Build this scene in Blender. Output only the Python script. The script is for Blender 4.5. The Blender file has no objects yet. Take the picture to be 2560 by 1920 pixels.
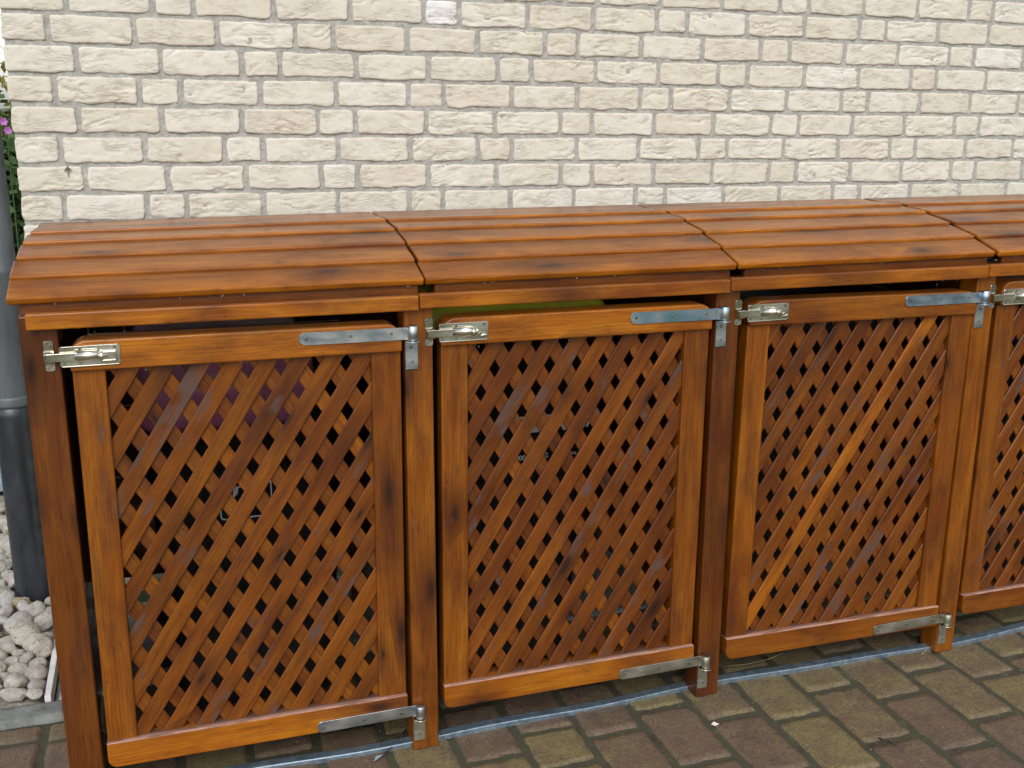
import bpy, bmesh, math, random
import numpy as np
from mathutils import Vector, Matrix
random.seed(11); rng = np.random.default_rng(7)
sc = bpy.context.scene
COL = sc.collection
R = math.radians

# ------------------------------------------------------------------ helpers
def link(name, me, mat=None, parent=None):
    o = bpy.data.objects.new(name, me); COL.objects.link(o)
    if mat is not None and me is not None:
        for m in (mat if isinstance(mat, (list, tuple)) else [mat]): me.materials.append(m)
    if parent is not None: o.parent = parent
    return o
def tag(o, label=None, cat=None, group=None, kind=None):
    if label: o['label'] = label
    if cat: o['category'] = cat
    if group: o['group'] = group
    if kind: o['kind'] = kind
    return o
def new_bm():
    bm = bmesh.new()
    bm.verts.layers.float_vector.new('gc'); bm.verts.layers.float_vector.new('tc')
    return bm
def finish(bm, name, mat, parent=None, smooth=False):
    me = bpy.data.meshes.new(name); bm.to_mesh(me); bm.free()
    if smooth: me.polygons.foreach_set('use_smooth', [True]*len(me.polygons))
    me.update()
    return link(name, me, mat, parent)
def prism(bm, poly, y0, y1, gdir=(1, 0), tc=(.5, .5, 0), bevel=.0022, M=None, seg=2):
    """polygon in x/z extruded from y0 (front) to y1; grain runs along gdir; tc = tone, redness, weathering"""
    t = bmesh.new()
    f = [t.verts.new((p[0], y0, p[1])) for p in poly]
    b = [t.verts.new((p[0], y1, p[1])) for p in poly]
    n = len(poly)
    t.faces.new(f); t.faces.new(b[::-1])
    for i in range(n): t.faces.new((f[i], b[i], b[(i+1) % n], f[(i+1) % n]))
    bmesh.ops.recalc_face_normals(t, faces=t.faces)
    if bevel > 0: 
        eds = [e for e in t.edges if e.calc_length() > bevel*1.5]
        try: bmesh.ops.bevel(t, geom=eds, offset=bevel, segments=seg, profile=.5, affect='EDGES', clamp_overlap=True)
        except Exception: pass
    g = Vector(gdir).normalized(); off = Vector((random.uniform(0, 40), random.uniform(0, 40), random.uniform(0, 40)))
    add_from(bm, t, lambda c: Vector((c.x*g.x+c.z*g.y, -c.x*g.y+c.z*g.x, c.y))+off, tc, M)
def add_from(bm, t, gfun, tc, M=None):
    gl = bm.verts.layers.float_vector['gc']; tl = bm.verts.layers.float_vector['tc']
    mp = {}
    for v in t.verts:
        co = M @ v.co if M is not None else v.co
        w = bm.verts.new(co); w[gl] = gfun(v.co); w[tl] = tc; mp[v] = w
    for fc in t.faces:
        try: 
            nf = bm.faces.new([mp[v] for v in fc.verts]); nf.smooth = fc.smooth
        except ValueError: pass
    t.free()
def box(bm, x0, x1, y0, y1, z0, z1, axis='x', tc=(.5, .5, 0), bevel=.0022, M=None):
    t = bmesh.new(); bmesh.ops.create_cube(t, size=1)
    for v in t.verts:
        v.co = Vector(((x0+x1)/2+v.co.x*(x1-x0), (y0+y1)/2+v.co.y*(y1-y0), (z0+z1)/2+v.co.z*(z1-z0)))
    if bevel > 0: bmesh.ops.bevel(t, geom=t.edges[:], offset=bevel, segments=2, profile=.5, affect='EDGES', clamp_overlap=True)
    off = Vector((random.uniform(0, 40), random.uniform(0, 40), random.uniform(0, 40)))
    fn = {'x': lambda c: Vector((c.x, c.y, c.z))+off, 'z': lambda c: Vector((c.z, c.x, c.y))+off, 'y': lambda c: Vector((c.y, c.x, c.z))+off}[axis]
    add_from(bm, t, fn, tc, M)
def cyl(bm, p0, p1, r0, r1=None, n=20, bevel=0, smooth=True, caps=True):
    r1 = r0 if r1 is None else r1
    p0, p1 = Vector(p0), Vector(p1); d = (p1-p0); L = d.length
    t = bmesh.new()
    bmesh.ops.create_cone(t, cap_ends=caps, segments=n, radius1=r0, radius2=r1, depth=L)
    for f in t.faces: f.smooth = smooth and len(f.verts) == 4
    if bevel:
        eds = [e for e in t.edges if any(len(f.verts) > 4 for f in e.link_faces)]
        bmesh.ops.bevel(t, geom=eds, offset=bevel, segments=2, profile=.5, affect='EDGES')
    q = d.to_track_quat('Z', 'Y').to_matrix().to_4x4()
    M = Matrix.Translation((p0+p1)/2) @ q
    add_from(bm, t, lambda c: M @ c, (.5, .5, 0), M)
def lathe(bm, prof, cx, cy, n=40):
    """closed-ish tube of (radius, z) profile"""
    rings = []
    gl = bm.verts.layers.float_vector['gc']
    for r, z in prof:
        ring = []
        for k in range(n):
            a = 2*math.pi*k/n
            v = bm.verts.new((cx+r*math.cos(a), cy+r*math.sin(a), z)); v[gl] = v.co; ring.append(v)
        rings.append(ring)
    for a, b in zip(rings, rings[1:]):
        for k in range(n):
            f = bm.faces.new((a[k], a[(k+1) % n], b[(k+1) % n], b[k])); f.smooth = True
def arc(cx, cz, r, a0, a1, n=6):
    return [(cx+r*math.cos(R(a0+(a1-a0)*i/n)), cz+r*math.sin(R(a0+(a1-a0)*i/n))) for i in range(n+1)]
def clip(poly, x0, x1, z0, z1):
    for ax, val, s in ((0, x0, 1), (0, x1, -1), (1, z0, 1), (1, z1, -1)):
        out = []
        for i in range(len(poly)):
            a, b = poly[i], poly[(i+1) % len(poly)]
            da, db = s*(a[ax]-val), s*(b[ax]-val)
            if da >= 0: out.append(a)
            if (da > 0 > db) or (da < 0 < db):
                t = da/(da-db); out.append((a[0]+t*(b[0]-a[0]), a[1]+t*(b[1]-a[1])))
        poly = out
        if len(poly) < 3: return []
    res = []
    for p in poly:
        if not res or math.dist(p, res[-1]) > .003: res.append(p)
    if len(res) > 1 and math.dist(res[0], res[-1]) < .003: res.pop()
    return res if len(res) >= 3 else []
# numpy value noise
def _h(i, j, s):
    n = (i*374761393 + j*668265263 + s*1274126177) & 0xffffffff
    n = ((n ^ (n >> 13))*1274126177) & 0xffffffff
    return ((n ^ (n >> 16)) & 0xffff)/65535.
def vn(x, y, s=0):
    x = np.asarray(x, float); y = np.asarray(y, float)
    xi = np.floor(x).astype(np.int64); yi = np.floor(y).astype(np.int64)
    fx = x-xi; fy = y-yi; fx = fx*fx*(3-2*fx); fy = fy*fy*(3-2*fy)
    a = _h(xi, yi, s); b = _h(xi+1, yi, s); c = _h(xi, yi+1, s); d = _h(xi+1, yi+1, s)
    return a+(b-a)*fx+(c-a)*fy+(a-b-c+d)*fx*fy
def fbm(x, y, s=0, o=3):
    r = 0; a = .5
    for k in range(o): r = r+a*vn(x*2**k, y*2**k, s+k*17); a *= .5
    return r/(1-.5**o)
def grid_mesh(name, V, F, attrs, smooth=True, mi=None):
    me = bpy.data.meshes.new(name)
    me.vertices.add(len(V)); me.vertices.foreach_set('co', np.asarray(V, np.float32).ravel())
    nf = len(F); me.loops.add(nf*4); me.loops.foreach_set('vertex_index', np.asarray(F, np.int32).ravel())
    me.polygons.add(nf); me.polygons.foreach_set('loop_start', np.arange(0, nf*4, 4, dtype=np.int32))
    me.update(calc_edges=True); me.validate()
    for k, v in attrs.items():
        v = np.asarray(v, np.float32)
        a = me.attributes.new(k, 'FLOAT' if v.ndim == 1 else 'FLOAT_VECTOR', 'POINT')
        a.data.foreach_set('value' if v.ndim == 1 else 'vector', v.ravel())
    me.polygons.foreach_set('use_smooth', [smooth]*len(me.polygons))
    if mi is not None: me.polygons.foreach_set('material_index', np.asarray(mi, np.int32))
    return me

# ------------------------------------------------------------------ materials
class NT:
    def __init__(s, name):
        s.m = bpy.data.materials.new(name); s.m.use_nodes = True
        s.t = s.m.node_tree; s.t.nodes.clear()
        s.out = s.t.nodes.new('ShaderNodeOutputMaterial'); s.b = s.t.nodes.new('ShaderNodeBsdfPrincipled')
        s.t.links.new(s.b.outputs[0], s.out.inputs[0])
    def n(s, typ, **kw):
        nd = s.t.nodes.new(typ)
        for k, v in kw.items():
            if k.startswith('_'): setattr(nd, k[1:], v)
        return nd
    def set(s, sock, v):
        if hasattr(v, 'is_linked') or isinstance(v, bpy.types.NodeSocket): s.t.links.new(v, sock)
        else: sock.default_value = v
    def attr(s, name, out='Fac'):
        a = s.n('ShaderNodeAttribute'); a.attribute_name = name; return a.outputs[out]
    def mapping(s, v, scale=(1, 1, 1), loc=(0, 0, 0)):
        m = s.n('ShaderNodeMapping'); s.set(m.inputs[0], v); m.inputs['Scale'].default_value = scale; m.inputs['Location'].default_value = loc
        return m.outputs[0]
    def noise(s, v, scale, detail=4, rough=.55, dist=0, out=0):
        m = s.n('ShaderNodeTexNoise'); s.set(m.inputs['Vector'], v); s.set(m.inputs['Scale'], scale)
        m.inputs['Detail'].default_value = detail; m.inputs['Roughness'].default_value = rough; m.inputs['Distortion'].default_value = dist
        return m.outputs[out]
    def math(s, op, a, b=0, c=0, clamp=False):
        m = s.n('ShaderNodeMath', _operation=op, _use_clamp=clamp)
        for i, v in enumerate((a, b, c)): s.set(m.inputs[i], v)
        return m.outputs[0]
    def mr(s, v, a, b, c=0, d=1, smooth=True):
        m = s.n('ShaderNodeMapRange'); m.interpolation_type = 'SMOOTHSTEP' if smooth else 'LINEAR'
        for i, x in enumerate((v, a, b, c, d)): s.set(m.inputs[i], x)
        return m.outputs[0]
    def mix(s, f, a, b, mode='MIX'):
        m = s.n('ShaderNodeMix', _data_type='RGBA', _blend_type=mode)
        s.set(m.inputs[0], f)
        for i, v in ((6, a), (7, b)): s.set(m.inputs[i], (*v, 1) if isinstance(v, tuple) and len(v) == 3 else v)
        return m.outputs[2]
    def ramp(s, f, stops):
        r = s.n('ShaderNodeValToRGB'); s.set(r.inputs[0], f); cr = r.color_ramp
        while len(cr.elements) < len(stops): cr.elements.new(.5)
        for e, (p, c) in zip(cr.elements, stops): e.position = p; e.color = (*c, 1)
        return r.outputs[0]
    def sep(s, v):
        m = s.n('ShaderNodeSeparateXYZ'); s.set(m.inputs[0], v); return m.outputs
    def bump(s, h, strength=.3, dist=.002, normal=None):
        m = s.n('ShaderNodeBump'); s.set(m.inputs['Height'], h); m.inputs['Strength'].default_value = strength; m.inputs['Distance'].default_value = dist
        if normal is not None: s.set(m.inputs['Normal'], normal)
        return m.outputs[0]
    def fin(s, color=None, rough=None, normal=None, metal=0, spec=None, **kw):
        if color is not None: s.set(s.b.inputs['Base Color'], (*color, 1) if isinstance(color, tuple) and len(color) == 3 else color)
        if rough is not None: s.set(s.b.inputs['Roughness'], rough)
        if normal is not None: s.set(s.b.inputs['Normal'], normal)
        s.b.inputs['Metallic'].default_value = metal
        if spec is not None: s.b.inputs['Specular IOR Level'].default_value = spec
        for k, v in kw.items(): s.set(s.b.inputs[k], v)
        return s.m

def wood_material():
    w = NT('stained_wood')
    gc = w.attr('gc', 'Vector'); tc = w.sep(w.attr('tc', 'Vector'))
    tone, red, wea_sheen = tc[0], tc[1], tc[2]
    warp = w.noise(w.mapping(gc, (3, 9, 9)), 1.0, 2, out=1)
    wv = w.n('ShaderNodeVectorMath', _operation='MULTIPLY_ADD'); w.set(wv.inputs[0], warp); wv.inputs[1].default_value = (.05, .016, .016); w.set(wv.inputs[2], gc)
    gw = wv.outputs[0]
    bands = w.noise(w.mapping(gw, (3.2, 30, 24)), 1.0, 6, .68, .5)
    fibre = w.noise(w.mapping(gw, (9, 420, 300)), 1.0, 3, .6)
    blotch = w.noise(w.mapping(gc, (6, 11, 11)), 1.0, 5, .68)
    # growth-ring lines
    wav = w.n('ShaderNodeTexWave', _wave_type='BANDS', _bands_direction='Y'); w.set(wav.inputs[0], w.mapping(gw, (1.2, 26, 20)))
    wav.inputs['Scale'].default_value = 1.6; wav.inputs['Distortion'].default_value = 9; wav.inputs['Detail'].default_value = 3; wav.inputs['Detail Scale'].default_value = .7
    rings = wav.outputs['Fac']
    # knots
    vor = w.n('ShaderNodeTexVoronoi', _voronoi_dimensions='2D'); w.set(vor.inputs['Vector'], w.mapping(gw, (2.6, 8, 1))); vor.inputs['Scale'].default_value = 1
    kd = vor.outputs['Distance']; kc = w.sep(vor.outputs['Color'])
    gate = w.math('LESS_THAN', kc[0], .6)
    ksz = w.mr(kc[1], 0, 1, .05, .17, False)
    knot = w.math('MULTIPLY', w.mr(kd, 0, ksz, 1, 0), gate)
    halo = w.math('MULTIPLY', w.mr(kd, 0, w.math('MULTIPLY', ksz, 3.6), 1, 0), gate)
    c0 = w.ramp(bands, [(.22, (.165, .042, .002)), (.5, (.315, .097, .003)), (.76, (.430, .162, .006))])
    c1 = w.ramp(bands, [(.22, (.085, .017, .0018)), (.5, (.155, .038, .003)), (.76, (.230, .068, .005))])
    col = w.mix(red, c0, c1)
    col = w.mix(w.mr(rings, .5, 1, 0, .22), col, w.mix(1, col, (.45, .36, .34), 'MULTIPLY'))
    col = w.mix(w.mr(fibre, .35, .75, .22, 0), col, (.055, .014, .003))
    col = w.mix(w.mr(blotch, .47, .76, 0, .56), col, (.060, .016, .003))
    big = w.noise(w.mapping(gc, (3.2, 6, 6), (9, 2, 5)), 1.0, 3, .6)
    col = w.mix(w.mr(big, .46, .70, 0, .62), col, w.mix(1, col, (.46, .30, .26), 'MULTIPLY'))
    streak = w.noise(w.mapping(gw, (11, 150, 130), (5, 1, 2)), 1.0, 5, .7)
    col = w.mix(w.mr(streak, .52, .66, 0, .42), col, w.mix(1, col, (.34, .22, .20), 'MULTIPLY'))
    col = w.mix(w.mr(streak, .30, .42, .35, 0), col, w.mix(1, col, (1.7, 1.75, 1.5), 'MULTIPLY'))
    scuff = w.noise(w.mapping(gc, (55, 130, 130), (1, 8, 3)), 1.0, 3, .65)
    col = w.mix(w.mr(scuff, .68, .73, 0, .75), col, (.030, .010, .004))
    col = w.mix(w.math('MULTIPLY', halo, .7), col, (.045, .010, .003))
    col = w.mix(w.math('MULTIPLY', knot, .85), col, (.014, .006, .003))
    br = w.mr(tone, 0, 1, .40, 1.36, False)
    cmb = w.n('ShaderNodeCombineXYZ'); [w.set(cmb.inputs[i], br) for i in range(3)]
    col = w.mix(1, col, cmb.outputs[0], 'MULTIPLY')
    # weathered grey-violet patches where the stain has worn off
    wn = w.noise(w.mapping(gc, (9, 24, 24), (3, 7, 1)), 1.0, 4, .65)
    wm = w.mr(w.math('ADD', wn, w.math('MULTIPLY', wea_sheen, .36)), .69, .83, 0, .85)
    col = w.mix(wm, col, w.mix(w.mr(wea_sheen, 1, 1.5), w.mix(fibre, (.068, .041, .035), (.108, .068, .056)), w.mix(w.mr(streak, .45, .6), (.56, .33, .25), (.26, .14, .10))))  # the palest pair paints sky sheen on the bottom rail ledges
    rough = w.math('ADD', w.mr(blotch, .3, .8, .36, .55), w.math('MULTIPLY', wm, .3))
    h = w.math('ADD', w.math('MULTIPLY', fibre, .5), w.math('ADD', w.math('MULTIPLY', bands, .7), w.math('MULTIPLY', blotch, .8)))
    return w.fin(col, rough, w.bump(w.math('ADD', h, w.math('MULTIPLY', streak, .6)), .45, .0018), spec=.25, **{'Coat Weight': w.mr(wm, 0, .5, .42, .05), 'Coat Roughness': .14, 'Coat IOR': 1.5})
WOOD = wood_material()

def metal_material(name, ca, cb, cc, rough=.3, scale=30, amt=.5):
    m = NT(name); g = m.n('ShaderNodeTexCoord').outputs['Object']
    n1 = m.noise(m.mapping(g, (.5, 1, 1.2)), scale, 3, .6); n2 = m.noise(g, 260, 3, .6)
    col = m.ramp(n1, [(.3, ca), (.5, cb), (.7, cc)])
    r = m.mr(n1, .3, .75, rough-.05, rough+.09)
    return m.fin(col, r, m.bump(n2, amt*.25, .0006), metal=1)
M_STEEL = metal_material('zinc_steel_bluish', (.36, .44, .52), (.50, .54, .56), (.62, .63, .60), .36)
M_IRI = metal_material('zinc_steel_iridescent', (.22, .44, .34), (.30, .48, .62), (.52, .50, .44), .34, 16)
M_BLUE = metal_material('zinc_steel_blue', (.28, .42, .60), (.42, .52, .64), (.56, .58, .58), .34)
M_OLIVE = metal_material('zinc_steel_olive', (.38, .38, .30), (.46, .46, .38), (.54, .53, .46), .42)
M_BRASSY = metal_material('yellow_zinc_plate', (.60, .57, .44), (.70, .67, .55), (.78, .76, .68), .24, 14, .0)
M_SCREW = metal_material('screw_zinc', (.20, .19, .15), (.28, .27, .22), (.36, .34, .28), .4)
def galv():
    m = NT('galvanised_strip'); g = m.n('ShaderNodeTexCoord').outputs['Object']
    n = m.noise(g, 55, 4, .7); n2 = m.noise(g, 300, 3)
    col = m.ramp(n, [(.3, (.16, .23, .29)), (.55, (.28, .36, .43)), (.75, (.38, .45, .50))])
    col = m.mix(m.mr(n2, .58, .7, 0, .6), col, (.10, .13, .15))
    return m.fin(col, m.mr(n, .3, .7, .35, .55), m.bump(n2, .2, .0008), metal=.75)
M_GALV = galv()
def plastic(name, c, rough=.4, c2=None):
    m = NT(name); g = m.n('ShaderNodeTexCoord').outputs['Object']
    n = m.noise(g, 9, 4, .6); n2 = m.noise(g, 400, 2)
    col = m.mix(m.mr(n, .35, .7), c, c2 or tuple(x*.8 for x in c))
    return m.fin(col, m.mr(n, .3, .7, rough-.06, rough+.1), m.bump(n2, .15, .0006))
M_BLACKBIN = plastic('black_bin_plastic', (.012, .011, .011), .5)
M_PURPLE = plastic('purple_lid_plastic', (.50, .15, .27), .35)
M_YELLOW = plastic('yellow_green_lid_plastic', (.42, .40, .03), .4)
M_BLUELID = plastic('blue_lid_plastic', (.03, .04, .22), .4)
M_PRINT = plastic('white_print', (.82, .82, .84), .6)
M_RUBBER = plastic('black_rubber', (.015, .015, .015), .7)
def pipe_zinc():
    m = NT('weathered_zinc_pipe'); g = m.n('ShaderNodeTexCoord').outputs['Object']
    n = m.noise(m.mapping(g, (1, 1, .35)), 14, 5, .65); n2 = m.noise(g, 120, 3)
    col = m.ramp(n, [(.3, (.095, .112, .125)), (.55, (.135, .155, .17)), (.75, (.18, .20, .21))])
    return m.fin(col, m.mr(n2, .3, .7, .42, .6), m.bump(n2, .12, .001), metal=.35)
M_ZINC = pipe_zinc()
def pipe_black():
    m = NT('black_standpipe_plastic'); g = m.n('ShaderNodeTexCoord').outputs['Object']
    n = m.noise(m.mapping(g, (1, 1, .3)), 18, 5, .65); n2 = m.noise(g, 160, 3)
    col = m.ramp(n, [(.3, (.012, .014, .017)), (.6, (.030, .035, .043)), (.8, (.055, .062, .075))])
    return m.fin(col, m.mr(n, .3, .75, .26, .42), m.bump(n2, .15, .0008), spec=.6)
M_STAND = pipe_black()

def brick_mats():
    b = NT('cream_brick'); tn = b.attr('bt'); g = b.n('ShaderNodeTexCoord').outputs['Object']
    n = b.noise(g, 22, 5, .65); nf = b.noise(g, 420, 4, .7); nm = b.noise(g, 95, 4, .7)
    col = b.ramp(tn, [(0, (.59, .525, .41)), (.5, (.645, .60, .495)), (.85, (.69, .655, .57)), (1, (.77, .76, .735))])
    col = b.mix(b.mr(n, .4, .75, 0, .35), col, b.mix(.5, col, (.64, .555, .45)))
    col = b.mix(b.mr(nf, .30, .42, .35, 0), col, (.30, .25, .19))
    col = b.mix(b.mr(nm, .56, .75, 0, .45), col, (.72, .68, .60))
    pit = b.mr(b.noise(g, 130, 2, .5), .24, .30, 1, 0)
    col = b.mix(b.math('MULTIPLY', pit, .55), col, (.22, .19, .15))
    wv = b.n('ShaderNodeVectorMath', _operation='MULTIPLY_ADD'); b.set(wv.inputs[0], b.noise(g, 16, 3, .6, out=1)); wv.inputs[1].default_value = (.03, .03, .036); b.set(wv.inputs[2], g)
    cr = b.noise(b.mapping(wv.outputs[0], (15, 15, 120)), 1.0, 3, .55)
    cr = b.math('SUBTRACT', 1, b.math('ABSOLUTE', b.math('MULTIPLY_ADD', cr, 2, -1)))
    crm = b.math('MULTIPLY', b.mr(cr, .86, .98), b.mr(b.noise(b.mapping(g, (14, 14, 26), (3, 3, 3)), 1.0, 2), .42, .62))
    col = b.mix(b.math('MULTIPLY', crm, .34), col, (.33, .26, .18))
    h = b.math('SUBTRACT', b.math('ADD', b.math('MULTIPLY', nf, .6), nm), b.math('ADD', b.math('MULTIPLY', pit, .8), b.math('MULTIPLY', crm, 1.0)))
    bm_ = b.fin(col, .9, b.bump(h, .6, .0014), spec=.2)
    m = NT('grey_mortar'); g = m.n('ShaderNodeTexCoord').outputs['Object']
    n = m.noise(g, 60, 5, .7); nf = m.noise(g, 380, 3, .7)
    col = m.ramp(n, [(.3, (.33, .325, .29)), (.55, (.47, .46, .42)), (.75, (.62, .61, .57))])
    col = m.mix(m.mr(nf, .62, .75, 0, .5), col, (.62, .61, .58))
    mm = m.fin(col, .95, m.bump(m.math('ADD', n, m.math('MULTIPLY', nf, .6)), 1, .005), spec=.15)
    return bm_, mm
M_BRICK, M_MORTAR = brick_mats()
def paver_mat():
    m = NT('concrete_paver'); t = m.attr('pt'); y = m.attr('py'); g = m.n('ShaderNodeTexCoord').outputs['Object']
    n = m.noise(g, 16, 4, .6); nf = m.noise(g, 190, 3, .75); nm = m.noise(g, 55, 5, .72)
    f = m.math('ADD', m.mr(t, 0, 1, .17, .86, False), m.mr(n, .3, .7, -.22, .22), clamp=True)
    col = m.ramp(f, [(0, (.105, .078, .056)), (.28, (.170, .108, .070)), (.5, (.185, .132, .070)), (.75, (.225, .178, .076)), (1, (.265, .21, .080))])
    col = m.mix(m.mr(nm, .48, .74, 0, .6), col, (.078, .064, .046))
    col = m.mix(m.mr(nf, .32, .50, .85, 0), col, (.040, .036, .028))
    col = m.mix(m.mr(nf, .62, .74, 0, .5), col, (.30, .27, .20))
    col = m.mix(.14, col, (.135, .108, .078))
    ag = m.noise(g, 105, 4, .8)
    col = m.mix(m.mr(ag, .54, .66, 0, .55), col, m.mix(1, col, (.36, .34, .34), 'MULTIPLY'))
    col = m.mix(m.mr(ag, .34, .44, .5, 0), col, m.mix(1, col, (1.7, 1.7, 1.6), 'MULTIPLY'))
    # worn, mossy edges and joints
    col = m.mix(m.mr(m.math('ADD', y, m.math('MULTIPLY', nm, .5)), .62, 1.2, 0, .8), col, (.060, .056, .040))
    h = m.math('ADD', nf, m.math('ADD', m.math('MULTIPLY', nm, .8), m.math('MULTIPLY', ag, -.9)))
    return m.fin(col, m.mr(nm, .3, .7, .36, .70), m.bump(h, .9, .0024), spec=.45)
M_PAVER = paver_mat()
def simple_noise(name, stops, scale, rough=.9, bumpd=.004, bs=.6, fine=200, spec=.3):
    m = NT(name); g = m.n('ShaderNodeTexCoord').outputs['Object']
    n = m.noise(g, scale, 5, .65); nf = m.noise(g, fine, 3, .7)
    col = m.ramp(m.math('ADD', m.math('MULTIPLY', n, .7), m.math('MULTIPLY', nf, .3)), stops)
    return m.fin(col, rough, m.bump(m.math('ADD', n, m.math('MULTIPLY', nf, .5)), bs, bumpd), spec=spec)
M_JOINT = simple_noise('joint_sand', [(.36, (.040, .036, .024)), (.48, (.075, .068, .045)), (.55, (.058, .062, .034)), (.66, (.13, .12, .085))], 24)
M_KERB = simple_noise('grey_kerb_concrete', [(.32, (.11, .115, .105)), (.5, (.19, .20, .185)), (.68, (.28, .29, .27))], 26)
M_SLAB = simple_noise('pale_concrete', [(.32, (.22, .215, .20)), (.5, (.33, .325, .30)), (.68, (.42, .41, .39))], 14)
M_EARTH = simple_noise('garden_earth', [(.35, (.035, .05, .018)), (.5, (.06, .08, .03)), (.65, (.09, .10, .05))], 6, bumpd=.02)
M_BED = simple_noise('pebble_bed_grit', [(.35, (.14, .125, .10)), (.5, (.26, .24, .20)), (.65, (.40, .37, .31))], 40, bumpd=.01)
M_ALU = simple_noise('white_edging', [(.35, (.62, .62, .60)), (.5, (.74, .74, .72)), (.65, (.80, .80, .78))], 20, .5, .001, .2)
def pebble_mat(name, a, b, c):
    m = NT(name); tc = m.n('ShaderNodeTexCoord'); oi = m.n('ShaderNodeObjectInfo').outputs['Random']
    ad = m.n('ShaderNodeVectorMath', _operation='ADD'); m.set(ad.inputs[0], tc.outputs['Object'])
    cm = m.n('ShaderNodeCombineXYZ'); [m.set(cm.inputs[i], m.math('MULTIPLY', oi, 37+i*11)) for i in range(3)]; m.set(ad.inputs[1], cm.outputs[0])
    v = ad.outputs[0]
    n = m.noise(v, 2.2, 5, .65); nf = m.noise(v, 9, 4, .7); pit = m.mr(m.noise(v, 5.5, 3, .6), .30, .42, 1, 0)
    col = m.ramp(n, [(.3, a), (.5, b), (.7, c)])
    col = m.mix(m.mr(oi, 0, 1, 0, .45, False), col, m.mix(1, col, (.78, .70, .58), 'MULTIPLY'))
    col = m.mix(m.math('MULTIPLY', pit, .6), col, (.13, .11, .085))
    return m.fin(col, .8, m.bump(m.math('SUBTRACT', nf, pit), .6, .05), spec=.3)
M_PEB = [pebble_mat('pale_limestone', (.48, .44, .37), (.66, .63, .56), (.78, .76, .71)),
         pebble_mat('white_limestone', (.50, .48, .44), (.64, .62, .58), (.74, .73, .70)),
         pebble_mat('ochre_limestone', (.36, .25, .12), (.47, .38, .24), (.58, .52, .40))]
def leaf_mat(name, stops):
    m = NT(name); t = m.attr('lt'); col = m.ramp(t, stops)
    m.fin(col, .55, spec=.35); m.b.inputs['Subsurface Weight'].default_value = 0
    return m.m
M_LEAF = leaf_mat('shrub_leaf', [(0, (.025, .06, .018)), (.4, (.06, .12, .03)), (.75, (.16, .19, .04)), (1, (.34, .28, .07))])
M_BARK = simple_noise('brown_bark', [(.35, (.05, .03, .018)), (.5, (.09, .055, .035)), (.65, (.13, .085, .055))], 30)
M_PETAL = plastic('pink_purple_petal', (.45, .14, .48), .6)
M_PALEPETAL = plastic('pale_pink_petal', (.75, .58, .58), .6)
M_TWIG = plastic('dark_twig', (.03, .018, .012), .7)
M_STRAW = plastic('dry_grass_stem', (.30, .24, .12), .7)
M_CRATE = plastic('grey_blue_plastic', (.28, .36, .40), .5)
M_PENCIL = plastic('pencil_line', (.20, .18, .16), .8)
def water():
    m = NT('rain_water'); return m.fin((1, 1, 1), .02, spec=.6, **{'Transmission Weight': 1.0, 'IOR': 1.33})
M_WATER = water()

# ------------------------------------------------------------------ camera, light, sky
CAM = Vector((.4952, -2.1956, 1.4894)); yaw, pit, rol = R(18.5101), R(14.5715), R(.2075)
fwd = Vector((math.sin(yaw)*math.cos(pit), math.cos(yaw)*math.cos(pit), -math.sin(pit)))
rt = Vector((math.cos(yaw), -math.sin(yaw), 0)); up = rt.cross(fwd)
rt, up = math.cos(rol)*rt+math.sin(rol)*up, -math.sin(rol)*rt+math.cos(rol)*up
cd = bpy.data.cameras.new('camera'); co = bpy.data.objects.new('camera', cd); COL.objects.link(co)
co.matrix_world = Matrix(((rt.x, up.x, -fwd.x, CAM.x), (rt.y, up.y, -fwd.y, CAM.y), (rt.z, up.z, -fwd.z, CAM.z), (0, 0, 0, 1)))
cd.sensor_width = 36; cd.lens = 2651.17/2560*36; cd.clip_start = .05; cd.clip_end = 2000
sc.camera = co
sun_el, sun_az = R(42), R(200)          # azimuth clockwise from +Y: sky brightest behind the camera, a little to its left
wd = bpy.data.worlds.new('World'); sc.world = wd; wd.use_nodes = True
nt = wd.node_tree; nt.nodes.clear()
sky = nt.nodes.new('ShaderNodeTexSky'); sky.sky_type = 'NISHITA'; sky.sun_disc = False
sky.sun_elevation = sun_el; sky.sun_rotation = sun_az; sky.air_density = 1.0; sky.dust_density = 1.6; sky.ozone_density = 1
hs = nt.nodes.new('ShaderNodeHueSaturation'); hs.inputs['Saturation'].default_value = .30   # overcast: nearly white cloud cover
bg = nt.nodes.new('ShaderNodeBackground'); bg.inputs[1].default_value = .15; wo = nt.nodes.new('ShaderNodeOutputWorld')
nt.links.new(sky.outputs[0], hs.inputs['Color']); nt.links.new(hs.outputs[0], bg.inputs[0]); nt.links.new(bg.outputs[0], wo.inputs[0])
sd = bpy.data.lights.new('sun', 'SUN'); sd.energy = .85; sd.angle = R(40); sd.color = (1, .98, .95)
so = bpy.data.objects.new('sun', sd); COL.objects.link(so)
sdir = Vector((math.sin(sun_az)*math.cos(sun_el), math.cos(sun_az)*math.cos(sun_el), math.sin(sun_el)))
so.rotation_euler = (-sdir).to_track_quat('-Z', 'Y').to_euler()
sc.view_settings.view_transform = 'Standard'; sc.view_settings.look = 'None'; sc.view_settings.gamma = 1
sc.view_settings.exposure = 0.54

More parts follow.
